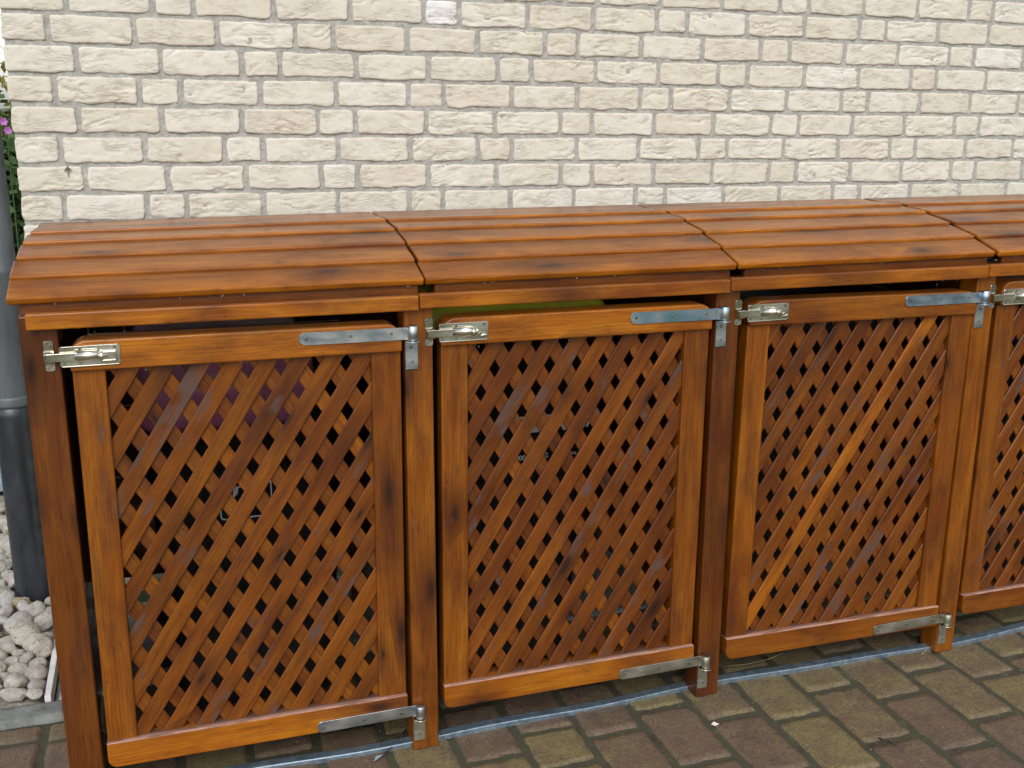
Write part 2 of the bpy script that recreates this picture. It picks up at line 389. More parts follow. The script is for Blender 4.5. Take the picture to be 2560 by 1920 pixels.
# ------------------------------------------------------------------ ground
bm = new_bm()
gs = 600
for (x0, x1, y0, y1) in ((-gs, gs, -gs, gs),):
    vs = [bm.verts.new((x, y, -.03)) for x, y in ((x0, y0), (x1, y0), (x1, y1), (x0, y1))]; bm.faces.new(vs)
tag(finish(bm, 'ground', M_EARTH), kind='structure')
bm = new_bm(); vs = [bm.verts.new(p) for p in ((-4, -4, -.0065), (9, -4, -.0065), (9, 1.04, -.0065), (.16, 1.04, -.0065), (.16, .41, -.0065), (-4, .41, -.0065))]; bm.faces.new(vs)
tag(finish(bm, 'paving_joints', M_JOINT), kind='structure')
# pavers: one sheet of individual blocks, columns running towards the wall
PX, PY = .1575, .2455
colx0 = 1.086-20*PX
known = {20: -.09, 21: -.018, 22: -.078, 23: -.012, 24: -.105, 25: -.16, 26: -.07, 27: -.155, 28: -.066, 29: -.148, 14: .07}
tones = {(20, -.09): .62, (20, .02): .22, (21, -.165): .78, (22, -.2): .35, (22, .03): .2, (23, -.1): .25, (24, -.2): .18, (24, .1): .6, (25, -.25): .85, (25, .0): .68,
         (26, -.2): .52, (26, .1): .72, (27, -.25): .12, (27, .0): .58, (28, -.2): .62, (28, .1): .5, (28, -.45): .2, (29, -.25): .75, (29, .0): .6, (30, -.1): .25, (26, -.45): .2, (19, -.1): .72, (24, -.4): .75}
V = []; F = []; PT = []; PE = []; base = 0
for c in range(0, 46):
    xa = colx0+c*PX
    if xa > 7.5: break
    y0 = known.get(c, (-.155 if c % 2 else -.07)+random.uniform(-.02, .02))
    for k in range(-14, 6):
        ya = y0+k*PY; yb_ = ya+PY
        if yb_ > 1.03: continue
        if xa < .15 and yb_ > .40:
            if ya > .38: continue
            yb_ = .398
        if ya < -3.6: continue
        if k == -1 and c == 21: ya = -.165; 
        if k == -2 and c == 21: yb_ = -.165
        hi = (-.2 < xa < 3.4 and ya > -.95 and yb_ < .75)
        nx, ny = (14, 20) if hi else (5, 6)
        j = .0035
        u = np.linspace(0, 1, nx); w = np.linspace(0, 1, ny)
        U, W_ = np.meshgrid(u, w, indexing='ij')
        X = xa+j+(PX-2*j)*U; Y = ya+j+(yb_-ya-2*j)*W_
        s = int(c*131+k*17+5000)
        edge = np.minimum(np.minimum(U*(PX-2*j), (1-U)*(PX-2*j)), np.minimum(W_, 1-W_)*(yb_-ya))
        X = X+(fbm(Y*30, X*0+s, s, 4)-.5)*.013*(np.abs(U-.5)*2)**3
        Y = Y+(fbm(X*30, Y*0+s, s+3, 4)-.5)*.013*(np.abs(W_-.5)*2)**3
        Z = -.0060*np.clip(1-edge/.008, 0, 1)**2 + (fbm(X*55, Y*55, s, 3)-.5)*.0042+random.uniform(-.0012, .0012)
        Z = Z+random.uniform(-.006, .006)*(U-.5)*.5+random.uniform(-.006, .006)*(W_-.5)*.5-.001
        # rim down
        rim = (U == 0) | (U == 1) | (W_ == 0) | (W_ == 1)
        Z = np.where(rim, -.014, Z)
        V.append(np.stack([X, Y, Z], -1).reshape(-1, 3))
        best = None
        for (tcol, ty), tv in tones.items():
            if tcol == c and ya <= ty <= yb_: best = tv
        tv = best if best is not None else random.choice([.1, .2, .3, .5, .62, .72, .8])
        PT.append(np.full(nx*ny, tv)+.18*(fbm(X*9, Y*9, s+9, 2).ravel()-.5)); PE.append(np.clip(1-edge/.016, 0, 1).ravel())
        idx = base+np.arange(nx*ny).reshape(nx, ny)
        F.append(np.stack([idx[:-1, :-1], idx[1:, :-1], idx[1:, 1:], idx[:-1, 1:]], -1).reshape(-1, 4)); base += nx*ny
me = grid_mesh('paving', np.concatenate(V), np.concatenate(F), {'pt': np.clip(np.concatenate(PT), 0, 1), 'py': np.concatenate(PE)})
tag(link('paving', me, M_PAVER), kind='structure')
def slab_grid(name, x0, x1, y0, y1, z, mat, amp, step, thick, kind='structure', dip=.006):
    nx, ny = int((x1-x0)/step)+2, int((y1-y0)/step)+2
    U, W_ = np.meshgrid(np.linspace(0, 1, nx), np.linspace(0, 1, ny), indexing='ij')
    X = x0+(x1-x0)*U; Y = y0+(y1-y0)*W_
    e = np.minimum(np.minimum(X-x0, x1-X), np.minimum(Y-y0, y1-Y))
    wob = (fbm(X*14, Y*14, 31, 3)-.5)
    Z = z+(fbm(X*30, Y*30, 3, 3)-.5)*amp-dip*np.clip(1-e/.012, 0, 1)**2
    Y = Y+wob*.010*(np.abs(W_-.5)*2)**2
    Z = np.where(e < 1e-6, z-thick, Z)
    idx = np.arange(nx*ny).reshape(nx, ny)
    Fq = np.stack([idx[:-1, :-1], idx[1:, :-1], idx[1:, 1:], idx[:-1, 1:]], -1).reshape(-1, 4)
    o = link(name, grid_mesh(name, np.stack([X, Y, Z], -1).reshape(-1, 3), Fq, {}), mat)
    if kind: tag(o, kind=kind)
    return o
slab_grid('kerb', -3.0, .19, .404, .492, .012, M_KERB, .006, .010, .04)
slab_grid('concrete_slab', .148, 3.4, .494, 1.040, .004, M_SLAB, .003, .02, .03)
slab_grid('pebble_bed', -1.0, .130, .494, 2.20, -.004, M_BED, .03, .015, .03, kind='stuff')
bm = new_bm(); box(bm, .131, .1465, .494, 1.040, -.02, .022, bevel=.0015)
tag(finish(bm, 'edging_strip', M_ALU), 'white metal edging strip standing between the pale cobbles and the cabinet row', 'edging')

# pebbles
pm = []
for s in range(8):
    t = bmesh.new(); bmesh.ops.create_icosphere(t, subdivisions=3, radius=1)
    ox = s*9.3
    for v in t.verts:
        n = v.co.normalized()
        d = 1+.42*(float(vn(n.x*1.3+ox, n.y*1.3+n.z*1.7, s))-.5)+.16*(float(vn(n.x*3+ox, n.z*3-n.y*2, s+5))-.5)+.05*(float(vn(n.x*7+n.z*2, n.y*7+ox, s+9))-.5)
        v.co = Vector((n.x*d, n.y*d*.72, n.z*d*.58))
    me = bpy.data.meshes.new('pebble')
    for f in t.faces: f.smooth = True
    t.to_mesh(me); t.free(); pm.append(me)
pts = []
def try_p(x, y, r):
    for a in pts:
        if (a[0]-x)**2+(a[1]-y)**2 < (.74*(a[2]+r))**2: return False
    pts.append((x, y, r)); return True
tries = 0
while len(pts) < 230 and tries < 40000:
    tries += 1
    y = random.uniform(.50, 2.0); x = random.uniform(-.34, .128)-max(0, y-1)*.15
    r = random.choice([.024, .029, .034, .039, .044])*random.uniform(.85, 1.12)
    if x+r*.8 > .130 or y-r*.7 < .494: continue
    if (x-.05)**2+(y-1.17)**2 < (.062+r*.6)**2: continue
    if y > 1.04 and x+r > .142: continue
    try_p(x, y, r)
pts += [(.112, 1.085, .030), (.108, .99, .030), (.02, 1.09, .033), (-.025, 1.13, .034)]
for i, (x, y, r) in enumerate(pts):
    key = (i % 8, random.choice([0, 0, 0, 1, 1, 1, 2]))
    me = pm[key[0]]
    o = bpy.data.objects.new('pebble', me); COL.objects.link(o)
    if not me.materials: me.materials.append(M_PEB[0])
    o.material_slots[0].link = 'OBJECT'; o.material_slots[0].material = M_PEB[key[1]]
    el = random.uniform(.85, 1.35)
    o.scale = (r*el, r*random.uniform(.95, 1.25), r*random.uniform(.9, 1.2)); o.rotation_euler = (random.uniform(-.4, .4), random.uniform(-.4, .4), random.uniform(0, 6.28))
    o.location = (x, y, r*.40+random.uniform(0, .016))
    tag(o, 'rounded pale limestone cobble lying in the pebble bed left of the wooden cabinets', 'cobble', 'pale cobbles in the bed beside the standpipe')

# ------------------------------------------------------------------ brick wall
C0, PITCH, TILT = 1.2554, .0801, -.0075
STR, HX0, XC = .22, .3243, .1456
phase = {-1: .152, 0: .655, 1: .378, 2: .651, 3: .158, 4: .44, 5: .596, 6: .208, 7: .66, 8: .12, -2: .5, -3: .10, -4: .62}
whites = [(1085/1.4180+0, 0)]
V = []; F = []; BT = []; MI = []; base = 0
def un_wall(u, v, y=1.054):
    d = fwd+rt*((u-1280)/2651.17)-up*((v-960)/2651.17); t = (y-CAM.y)/d.y; p = CAM+d*t; return p.x, p.z
white_pts = [un_wall(1000+a/1.418, b/1.418) for a, b in ((150, 40), (790, 160), (1515, 190), (2145, 210))]
def add_patch(P, bt, m=0):
    global base
    nx, ny = P.shape[:2]
    V.append(P.reshape(-1, 3)); BT.append(np.broadcast_to(bt, (nx, ny)).ravel())
    idx = base+np.arange(nx*ny).reshape(nx, ny)
    q = np.stack([idx[:-1, :-1], idx[1:, :-1], idx[1:, 1:], idx[:-1, 1:]], -1).reshape(-1, 4)
    F.append(q); MI.append(np.full(len(q), m)); base += nx*ny
def brick(xa, xb, za, zb, s, tone, hi, side=False):
    """front face with rough edges, folds and a rim that turns back into the joint"""
    L, H = xb-xa, zb-za
    nx, ny = (max(8, int(L/.0042)), max(8, int(H/.0036))) if hi else (max(4, int(L/.03)), 4)
    u = np.concatenate([[0], np.linspace(0, 1, nx), [1]]); w = np.concatenate([[0], np.linspace(0, 1, ny), [1]])
    U, W_ = np.meshgrid(u, w, indexing='ij')
    X = xa+L*U; Zc = za+H*W_
    rr = np.random.default_rng(s)
    eb = (fbm(X*17, Zc*0+s, s, 5)-.5)*.012; et = (fbm(X*17, Zc*0+s+3, s+1, 5)-.5)*.007
    el = (fbm(Zc*34, X*0+s+5, s+2, 4)-.5)*.008; er = (fbm(Zc*34, X*0+s+7, s+3, 4)-.5)*.008
    # rounded corners
    dx = np.minimum(U, 1-U)*L; dz = np.minimum(W_, 1-W_)*H; r = .010
    cx = np.clip(1-dx/r, 0, 1)*np.clip(1-dz/r, 0, 1)
    Xd = X+el*(1-U)**4+er*U**4+np.where(U < .5, 1, -1)*cx*.0025
    Zd = Zc+eb*(1-W_)**4+et*W_**3+np.where(W_ < .5, 1, -1)*cx*.0025
    edge = np.minimum(dx, dz)
    fold_amt = rr.uniform(.25, 1.4); cur = rr.uniform(-.02, .03); sl = rr.uniform(-.35, .35)
    wx = Xd+.016*(fbm(Xd*14, Zd*22, s+11, 3)-.5)*2; wz = Zd+.011*(fbm(Xd*13, Zd*18, s+12, 3)-.5)*2+cur*((U-rr.uniform(.3, .7))*2)**2+sl*(Xd-xa)*.25
    n1 = fbm(wx*11, wz*75, s+13, 3); rid = 1-np.abs(2*n1-1); rid = np.clip((rid-.84)/.16, 0, 1)**1.3
    msk = np.clip((fbm(Xd*16, Zd*26, s+14, 2)-.38)/.22, 0, 1)
    n2 = fbm(wx*7, wz*34, s+15, 3)
    hgt = (n2-.5)*.0019*min(1.2, fold_amt+.3)-rid*msk*.0050*fold_amt+(fbm(Xd*60, Zd*70, s+16, 2)-.5)*.0022
    hgt = hgt+(vn(Xd*9, Zd*9, s+17)-.5)*.0016+rr.uniform(-.001, .001)
    hgt = np.maximum(hgt, -.0034)-.0014*np.clip(1-edge/.003, 0, 1)**2
    depth = hgt
    rim = np.zeros_like(U, bool); rim[0, :] = rim[-1, :] = True; rim[:, 0] = rim[:, -1] = True
    depth = np.where(rim, -.012, depth)
    tn = np.clip(tone+.25*(fbm(Xd*20, Zd*30, s+18, 2)-.5), 0, 1)
    if side: P = np.stack([XC-depth, 1.049+(Xd), Zd+TILT*XC*0], -1)
    else: P = np.stack([Xd, 1.0493+.0047*Xd-depth, Zd+TILT*(Xd-.0594)], -1)
    add_patch(P if not side else P, tn)
def row_edges(r):
    ph = phase.get(r, (r*.245) % .77)
    xs = []; x = HX0+ph-.77*3
    while x < 6.2:
        xs += [(x, x+.110), (x+.110, x+.33), (x+.33, x+.55), (x+.55, x+.77)]; x += .77
    return xs
for r in range(-15, 18):
    za = C0+r*PITCH
    hi_row = -4 <= r <= 8
    for (a, b) in row_edges(r):
        a2, b2 = max(a, XC), min(b, 6.0)
        if a < XC and b < XC+.075 and b > XC: continue        # a thin cut piece at the corner is merged into its neighbour
        if XC <= a < XC+.075: a2 = XC
        if b2-a2 < .03: continue
        if a2 == XC: jl = 0
        else: jl = .0075
        s = int(abs(r*7919+int(a*1000)*31))+3
        hi = hi_row and b2 < 4.0
        tn = random.Random(s).uniform(.38, .85)
        for (wx, wz) in white_pts:
            if b-a < .15 and a < wx < b and za+TILT*(wx-.06) < wz < za+PITCH+TILT*(wx-.06): tn = 1.0
        rj = random.Random(s+1)
        brick(a2+(jl if jl else .0)+rj.uniform(-.001, .001)*(jl > 0), b2-.0075+rj.uniform(-.001, .001), za+.0060, za+PITCH-.0060, s, tn, hi)
    # return of the wall round its left corner
    y = .012
    k = 0
    while y < 3.0:
        l = (.096 if (k+r) % 3 == 0 else .206)
        s = abs(r*331+k*97)+11
        brick(y, y+l, za+.0068, za+PITCH-.0068, s, random.Random(s).uniform(.25, .85), False, side=True)
        y += l+.014; k += 1
# mortar sheets
def mortar(side=False):
    if side: a = np.linspace(.008, 3.0, 80)
    else: a = np.linspace(XC+.004, 6.0, 800)
    z = np.linspace(.03, 2.62, 420 if not side else 120)
    A, Zc = np.meshgrid(a, z, indexing='ij')
    d = -.0042+(fbm(A*38, Zc*38, 77, 4)-.5)*.006
    if side: P = np.stack([XC-d, 1.049+A, Zc], -1)
    else: P = np.stack([A, 1.0493+.0047*A-d, Zc+TILT*(A-.0594)], -1)
    add_patch(P, 0., 1)
mortar(); mortar(True)
me = grid_mesh('brick_wall', np.concatenate(V), np.concatenate(F), {'bt': np.concatenate(BT)}, mi=np.concatenate(MI))
wall = link('brick_wall', me, [M_BRICK, M_MORTAR])
tag(wall, 'cream hand-moulded brick wall with grey mortar joints behind the wooden bin cabinets', 'wall')
V.clear(); F.clear()
# pencil arrow on one brick
ax, az = un_wall(170, 428, 1.05); yy = 1.0493+.0047*ax
bm = new_bm()
prism(bm, [(ax-.0009, az-.014), (ax+.0009, az-.014), (ax+.0009, az+.012), (ax-.0009, az+.012)], yy-.0065, yy+.002, bevel=0)
prism(bm, [(ax-.009, az+.003), (ax-.0075, az+.0015), (ax+.0003, az+.012), (ax, az+.0145)], yy-.0067, yy+.002, bevel=0)
prism(bm, [(ax+.009, az+.003), (ax+.0075, az+.0015), (ax-.0003, az+.012), (ax, az+.0145)], yy-.0069, yy+.002, bevel=0)
finish(bm, 'pencil_arrow', M_PENCIL, wall)

# ------------------------------------------------------------------ downpipe
def downpipe():
    t = link('drain_pipe', None); t.location = (.05, 1.17, 0)
    tag(t, 'grey zinc downpipe slotted into a black standpipe left of the brick wall corner', 'downpipe')
    bm = new_bm(); lathe(bm, [(.0555, -.02), (.0555, .60), (.0555, .634), (.050, .6345)], 0, 0); o = finish(bm, 'standpipe', M_STAND, t)
    bm = new_bm(); lathe(bm, [(.0525, .60), (.0525, 1.022), (.0535, 1.024), (.0535, 1.036), (.0525, 1.038), (.0525, 2.7)], 0, 0); finish(bm, 'zinc_pipe', M_ZINC, t)
    bm = new_bm(); lathe(bm, [(.053, .630), (.0585, .631), (.0592, .636), (.0588, .655), (.0578, .659), (.053, .661)], 0, 0); finish(bm, 'collar', M_ZINC, t)
    return t
downpipe()

# ------------------------------------------------------------------ cabinets
PL = [.230, .985, 1.7395, 2.497, 3.257]; PR = [.298, 1.0478, 1.8035, 2.5565, 3.322]
DL = [.309, 1.062, 1.8185, 2.569]; DR = [.971, 1.7235, 2.486, 3.240]
DT = [-.0045, -.003, -.0085, -.004]           # how far each door sags at its hinge side
DZ = [0, .001, -.001, .010]
RL = [.245, 1.0166, 1.7668, 2.5146, 3.28]
LL = [.2090, 1.0405, 1.8075, 2.5745]; LR = [1.0350, 1.8005, 2.5595, 3.33]
LAT = [dict(px=.0687, pz=.1085, cx=.6136, cz=.7992), dict(px=.0660, pz=.1076, cx=1.2935, cz=.7581), dict(px=.0663, pz=.1092, cx=2.1009, cz=.9154), dict(px=.0663, pz=.109, cx=2.80, cz=.88)]
STRAP = [M_STEEL, M_IRI, M_BLUE, M_STEEL]
LABELS = ['stained wooden bin cabinet at the left end, purple bin lid showing through its lattice door',
          'wooden bin cabinet with a blue-green top hinge and a yellow-green bin lid above its door',
          'third wooden bin cabinet from the left, with no coloured bin lid showing behind its lattice',
          'stained wooden bin cabinet cut off by the right edge of the photo']
def screw(x, y, z, par, r=.0045):
    bm = new_bm(); cyl(bm, (x, y+.001, z), (x, y-.0016, z), r, r*.75, 12, smooth=False)
    a = random.uniform(0, 1.5); M = Matrix.Translation((x, y-.0017, z)) @ Matrix.Rotation(a, 4, 'Y')
    o = finish(bm, 'screw', M_SCREW, par)
    return o
def rrect(x0, x1, z0, z1, r, n=4):
    return arc(x0+r, z0+r, r, 180, 270, n)+arc(x1-r, z0+r, r, 270, 360, n)+arc(x1-r, z1-r, r, 0, 90, n)+arc(x0+r, z1-r, r, 90, 180, n)
def hinge(cab, p, zc, mat, low, k):
    x0, x1 = p-.225, p+.006
    yf = -.0095; dz = -.002 if not low else .001
    bm = new_bm()
    if k == 0 and not low: end = [(x0+.009, zc-.0135), (x0, zc-.006), (x0, zc+.006), (x0+.009, zc+.0135)]
    else: end = [(x0+.012, zc-.0138)]+[(x0+.008+.008*math.cos(R(a))*1.0-.0, zc+.0138*math.sin(R(a))) for a in (-120, -150, -180, -210, -240)]+[(x0+.012, zc+.0138)]
    poly = [(x1, zc+.0135+dz), *end[::-1], (x1, zc-.0135+dz)]
    prism(bm, poly, yf, yf+.003, bevel=.0005, seg=1)
    h = finish(bm, 'hinge', mat, cab)
    bm = new_bm(); cx, cy = p+.0155, -.0150
    lathe(bm, [(.0062, zc+.0155), (.0100, zc+.0158), (.0108, zc+.0150), (.0108, zc-.0150), (.0100, zc-.0158), (.005, zc-.016)], cx, cy, 24)
    box(bm, p-.004, cx, yf-.0035, yf+.0, zc-.0128+dz, zc+.0128+dz, bevel=.0004)
    finish(bm, 'barrel', mat, h)
    bm = new_bm(); cyl(bm, (cx, cy, zc-.0205), (cx, cy, zc-.0175), .0155, n=28, bevel=.0008)
    cyl(bm, (cx, cy, zc-.018), (cx, cy, zc+.0145), .0062, n=16, bevel=.001)
    finish(bm, 'pin', M_BRASSY if low else mat, h)
    bm = new_bm(); box(bm, p+.0015, p+.0285, -.0035, -.0003, zc-.083, zc-.0195, bevel=.0005)
    box(bm, p+.006, p+.025, -.0150, -.0035, zc-.0205, zc-.0178, bevel=.0004)
    finish(bm, 'hinge_plate', M_OLIVE if low else M_STEEL, h)
    for sx in (x0+.014, x0+.108, x0+.195): screw(sx, yf, zc+random.uniform(-.001, .001), h)
    for sz in (zc-.034, zc-.066): screw(p+.015+random.uniform(-.002, .002), -.0035, sz, h, .0042)
def latch(cab, xp, xk, k):
    z0, z1 = .9955, 1.0375; zc = (z0+z1)/2; yf = -.0062
    bm = new_bm(); prism(bm, rrect(xp, xp+.112, z0, z1, .005), yf-.0022, yf, bevel=.0006, seg=1)
    # raised rims along the long edges
    box(bm, xp+.004, xp+.108, yf-.0042, yf-.0018, z1-.0022, z1-.0006, bevel=.0005); box(bm, xp+.004, xp+.108, yf-.0038, yf-.0018, z0+.0006, z0+.002, bevel=.0005)
    b = finish(bm, 'bolt_latch', M_BRASSY, cab)
    def hump(bm, xa, xb, zz, hz, hy):
        ys = [(zz+hz*math.cos(R(a)), yf-.002-hy*math.sin(R(a))) for a in range(0, 181, 20)]
        gl = bm.verts.layers.float_vector['gc']; A = [bm.verts.new((xa, y, z)) for z, y in ys]; B = [bm.verts.new((xb, y, z)) for z, y in ys]
        for i in range(len(ys)-1): f = bm.faces.new((A[i], A[i+1], B[i+1], B[i])); f.smooth = True
        bm.faces.new(A); bm.faces.new(B[::-1])
    bm = new_bm(); hump(bm, xp+.028, xp+.071, zc+.001, .0108, .0105)
    box(bm, xp+.029, xp+.070, yf-.0034, yf-.0018, zc-.0125, zc+.0145, bevel=.0005)
    finish(bm, 'sleeve', M_BRASSY, b)
    bm = new_bm()
    box(bm, xk+.004, xp+.034, yf-.0105, yf-.0045, zc-.0075, zc+.009, bevel=.0009)
    cyl(bm, (xp+.03, yf-.0065, zc), (xp+.088, yf-.0065, zc), .0058, n=16)
    if k == 0:
        box(bm, xp+.076, xp+.104, yf-.0095, yf-.003, zc-.0125, zc+.008, bevel=.0012)
        box(bm, xp+.078, xp+.103, yf-.0125, yf-.009, zc-.0125, zc-.0085, bevel=.0008); cyl(bm, (xp+.0745, yf-.008, zc), (xp+.080, yf-.008, zc), .0095, n=18, bevel=.001)
    else:
        cyl(bm, (xp+.072, yf-.0075, zc), (xp+.0775, yf-.0075, zc), .0105, n=18, bevel=.001)
        cyl(bm, (xp+.084, yf-.006, zc+.001), (xp+.088, yf-.022, zc+.004-.006), .0050, .0042, 14, bevel=.001)
        cyl(bm, (xp+.090, yf-.008, zc-.009), (xp+.105, yf-.010, zc-.0075), .0042, .0036, 14, bevel=.001)
    finish(bm, 'bolt', M_BRASSY, b)
    bm = new_bm(); prism(bm, rrect(xk, xk+.0178, .9885, 1.0505, .005), -.0022, 0-.0003, bevel=.0005, seg=1)
    ys = [(zc+.0125*math.cos(R(a)), -.0022-.0135*min(1, 1.6*math.sin(R(a)))) for a in range(0, 181, 15)]
    A = [bm.verts.new((xk-.0005, y, z)) for z, y in ys]; B = [bm.verts.new((xk+.0183, y, z)) for z, y in ys]
    for i in range(len(ys)-1): f = bm.faces.new((A[i], A[i+1], B[i+1], B[i])); f.smooth = True
    bm.faces.new(A)
    finish(bm, 'keeper', M_BRASSY, b)
    for sz in (.9945, 1.0005, 1.0385, 1.0445): screw(xk+.0055 if sz in (.9945, 1.0445) else xk+.0125, -.0022, sz, b, .0033)
    for sx in (.008, .038, .102):
        screw(xp+sx, yf-.0022, z1-.007, b, .0036); screw(xp+sx, yf-.0022, z0+.007, b, .0036)
ARC = [(.0175, 1.1335), (.0972, 1.1655), (.193, 1.192), (.293, 1.2135), (.397, 1.2255), (.500, 1.2290), (.603, 1.2245), (.705, 1.2115), (.803, 1.190), (.898, 1.161), (.935, 1.147)]
def rj(a, b): return random.uniform(a, b)
LTONE = [(.56, .42), (.52, .52), (.58, .38), (.54, .42)]
for i in range(4):
    cab = link('bin_cabinet', None); cab.location = (DL[i]-.05, 0, 0)
    off = Matrix.Translation((-(DL[i]-.05), 0, 0))
    tag(cab, LABELS[i], 'bin cabinet', 'bin cabinets joined in a row along the wall')
    cab0 = cab
    class _P: pass
    # posts
    for j in ([0, 1] if i == 0 else [i+1]):
        bm = new_bm(); tn, rd = [(.34, .80), (.60, .38), (.34, .85), (.62, .35), (.5, .5)][j]
        box(bm, PL[j], PR[j], 0, .065, 0.0, 1.099, 'z', (tn, rd, .05), .003)
        finish(bm, 'post', WOOD, cab)
        bm = new_bm(); box(bm, PL[j], PR[j], .83, .895, 0.004, 1.09, 'z', (.4, .7, .05), .003); finish(bm, 'post', WOOD, cab)
    # front rail
    bm = new_bm(); M = Matrix.Translation((RL[i], 0, 1.0905)) @ Matrix.Rotation(.0045 if i < 2 else .003, 4, 'Y')
    L = RL[i+1]-RL[i]-.0025
    box(bm, 0, L, -.020, -.0006, -.0160, .0155, 'x', (.98 if i != 1 else .9, .04 if i == 0 else .16, .0), .0028, M); finish(bm, 'front_rail', WOOD, cab)
    # top frame rails, back panel and added side panels behind
    bm = new_bm(); box(bm, PR[i]+.001, PL[i+1]-.001, .030, .060, 1.078, 1.0985, 'x', (.35, .8, 0)); finish(bm, 'inner_rail', WOOD, cab)
    bm = new_bm()
    for k in range(9): box(bm, PR[i]+.001, PL[i+1]-.001, .862, .880, .16+k*.104, .16+k*.104+.101, 'x', (rj(.3, .5), .7, .1))
    finish(bm, 'back_panel', WOOD, cab)
    for j in ([0, 1] if i == 0 else [i+1]):  # unseen panels added at every post to darken the gaps
        bm = new_bm(); xs = PL[j]+.022
        if j == 0: box(bm, xs, xs+.018, .066, .770, .012, .148, 'y', (.4, .7, .1))  # low board sized to darken the gap but let some light in
        for k in range(9): box(bm, xs, xs+.018, .066, .829, .15+k*.104, .15+k*.104+.101, 'y', (rj(.3, .5), .7, .1))
        finish(bm, 'added_side_panel', WOOD, cab)
    # lid: curved ribs and apron, then the boards
    bm = new_bm(); x0, x1 = LL[i], LR[i]
    skew = lambda y: (.045*max(0, y-.02) if i == 0 else 0)
    box(bm, x0+.022, x1-.010, .031, .049, 1.092, 1.1235, 'x', (.42, .72, .1))
    for xr in (x0+.055, (x0+x1)/2, x1-.045):
        poly = [(p[0]+.012, p[1]-.020) for p in ARC[1:]]+[(.93, 1.102), (.055, 1.102)]
        t = bmesh.new(); f = [t.verts.new((xr, p[0], p[1])) for p in poly]; b = [t.verts.new((xr+.02, p[0], p[1])) for p in poly]
        t.faces.new(f); t.faces.new(b[::-1])
        for q in range(len(poly)): t.faces.new((f[q], f[(q+1) % len(poly)], b[(q+1) % len(poly)], b[q]))
        bmesh.ops.recalc_face_normals(t, faces=t.faces)
        add_from(bm, t, lambda c: Vector((c.y, c.x, c.z)), (.35, .7, 0))
    lid = finish(bm, 'lid', WOOD, cab)
    for k in range(10):
        (ya, za), (yb, zb) = ARC[k], ARC[k+1]
        if k < 5: yb += .001; zb -= .0064
        elif k == 9: pass
        else: ya -= .003; za -= .0085
        d = Vector((0, yb-ya, zb-za)); Lb = d.length; ang = math.atan2(d.z, d.y)
        xa, xb = x0+skew(ya)+rj(-.002, .002), x1+rj(-.0015, .0015)
        bm = new_bm(); M = Matrix.Translation((xa, ya, za)) @ Matrix.Rotation(ang, 4, 'X') @ Matrix.Rotation(rj(-.0006, .0006), 4, 'Z')
        tn, rd = LTONE[i]
        box(bm, 0, xb-xa, 0, Lb, -.0125 if k else -.0165, 0, 'x', (tn+rj(-.12, .12), rd+rj(-.18, .18), .06), .0036, M)
        tl_ = bm.verts.layers.float_vector['tc']; Mi = M.inverted()
        for v in bm.verts:                       # lighter-stained front edges, with a wet highlight painted along the upper edge
            q = Mi @ v.co
            if q.y < .0045 and q.z > -.0048: v[tl_] = (1.0, .0, 0)
            elif q.y < .0045: v[tl_] = (.80, .22, 0)
        if i == 0:
            for v in bm.verts: v.co.z -= .006*max(0, 1-(v.co.x-x0)/(x1-x0))*min(1, max(0, v.co.y/.4))
        finish(bm, 'lid_board', WOOD, lid)
    # door
    a, b = DL[i], DR[i]; W = b-a
    Md = Matrix.Translation((a, 0, DZ[i])) @ Matrix.Rotation(math.atan(-DT[i]/W), 4, 'Y') @ Matrix.Translation((-a, 0, 0))
    sw = .0625
    bm = new_bm()
    st = [(.64, .38, .25), (.62, .42, .10), (.66, .38, .10), (.58, .52, .40)][i]
    door = link('door', None, None, cab)
    prism(bm, [(a+.001, .110), (a+sw, .110), (a+sw, .985), (a+.001, .985)], .0055, .048, (0, 1), st, .0028, Md)
    finish(bm, 'stile', WOOD, door); bm = new_bm()
    st2 = (st[0]-.02, st[1]+.12, .05)
    prism(bm, [(b-sw-.002, .110), (b, .110), (b, .985), (b-sw-.002, .985)], .0055, .048, (0, 1), st2, .0028, Md)
    finish(bm, 'stile', WOOD, door)
    bm = new_bm(); rc = .034
    poly = [(a-.001, .9855), (b+.001, .9855)]+arc(b+.001-rc, 1.0385-rc*.75, rc, -5, 90, 7)+arc(a-.001+rc, 1.0385-rc*.75, rc, 90, 185, 7)
    poly = [(x, min(z, 1.0385+(z-1.0385))) for x, z in poly]
    prism(bm, poly, -.006, .052, (1, 0), [(.98, .03, .05), (.98, .06, .05), (.62, .42, .15), (.62, .4, .1)][i], .0035, Md)
    finish(bm, 'top_rail', WOOD, door)
    bm = new_bm(); rc = .020
    poly = [(b+.001, .1580), (a-.001, .1580)]+arc(a-.001+rc, .0985+rc, rc, 180, 270, 6)+[(b+.001, .0985)]
    prism(bm, poly, -.006, .052, (1, 0), [(.95, .08, .02), (.85, .2, .05), (.58, .45, .18), (.6, .4, .1)][i], .0026, Md)
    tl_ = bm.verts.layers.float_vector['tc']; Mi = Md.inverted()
    for v in bm.verts:                       # pale sky reflection painted onto the upward ledge
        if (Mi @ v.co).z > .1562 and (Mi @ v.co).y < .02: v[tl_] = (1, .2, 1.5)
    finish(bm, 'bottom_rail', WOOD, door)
    # lattice
    Lx = dict(LAT[i]); Lx['cx'] = .4952+(Lx['cx']-.4952)*.99555; Lx['cz'] = 1.4894+(Lx['cz']-1.4894)*.99555   # measured 1 cm deeper
    px, pz = Lx['px'], Lx['pz']; th = math.atan2(pz/2, px/2); sp = px*math.sin(th); hw = .0172
    xa_, xb_, za_, zb_ = a+sw-.012, b-sw+.006, .153, .992
    bm = new_bm()
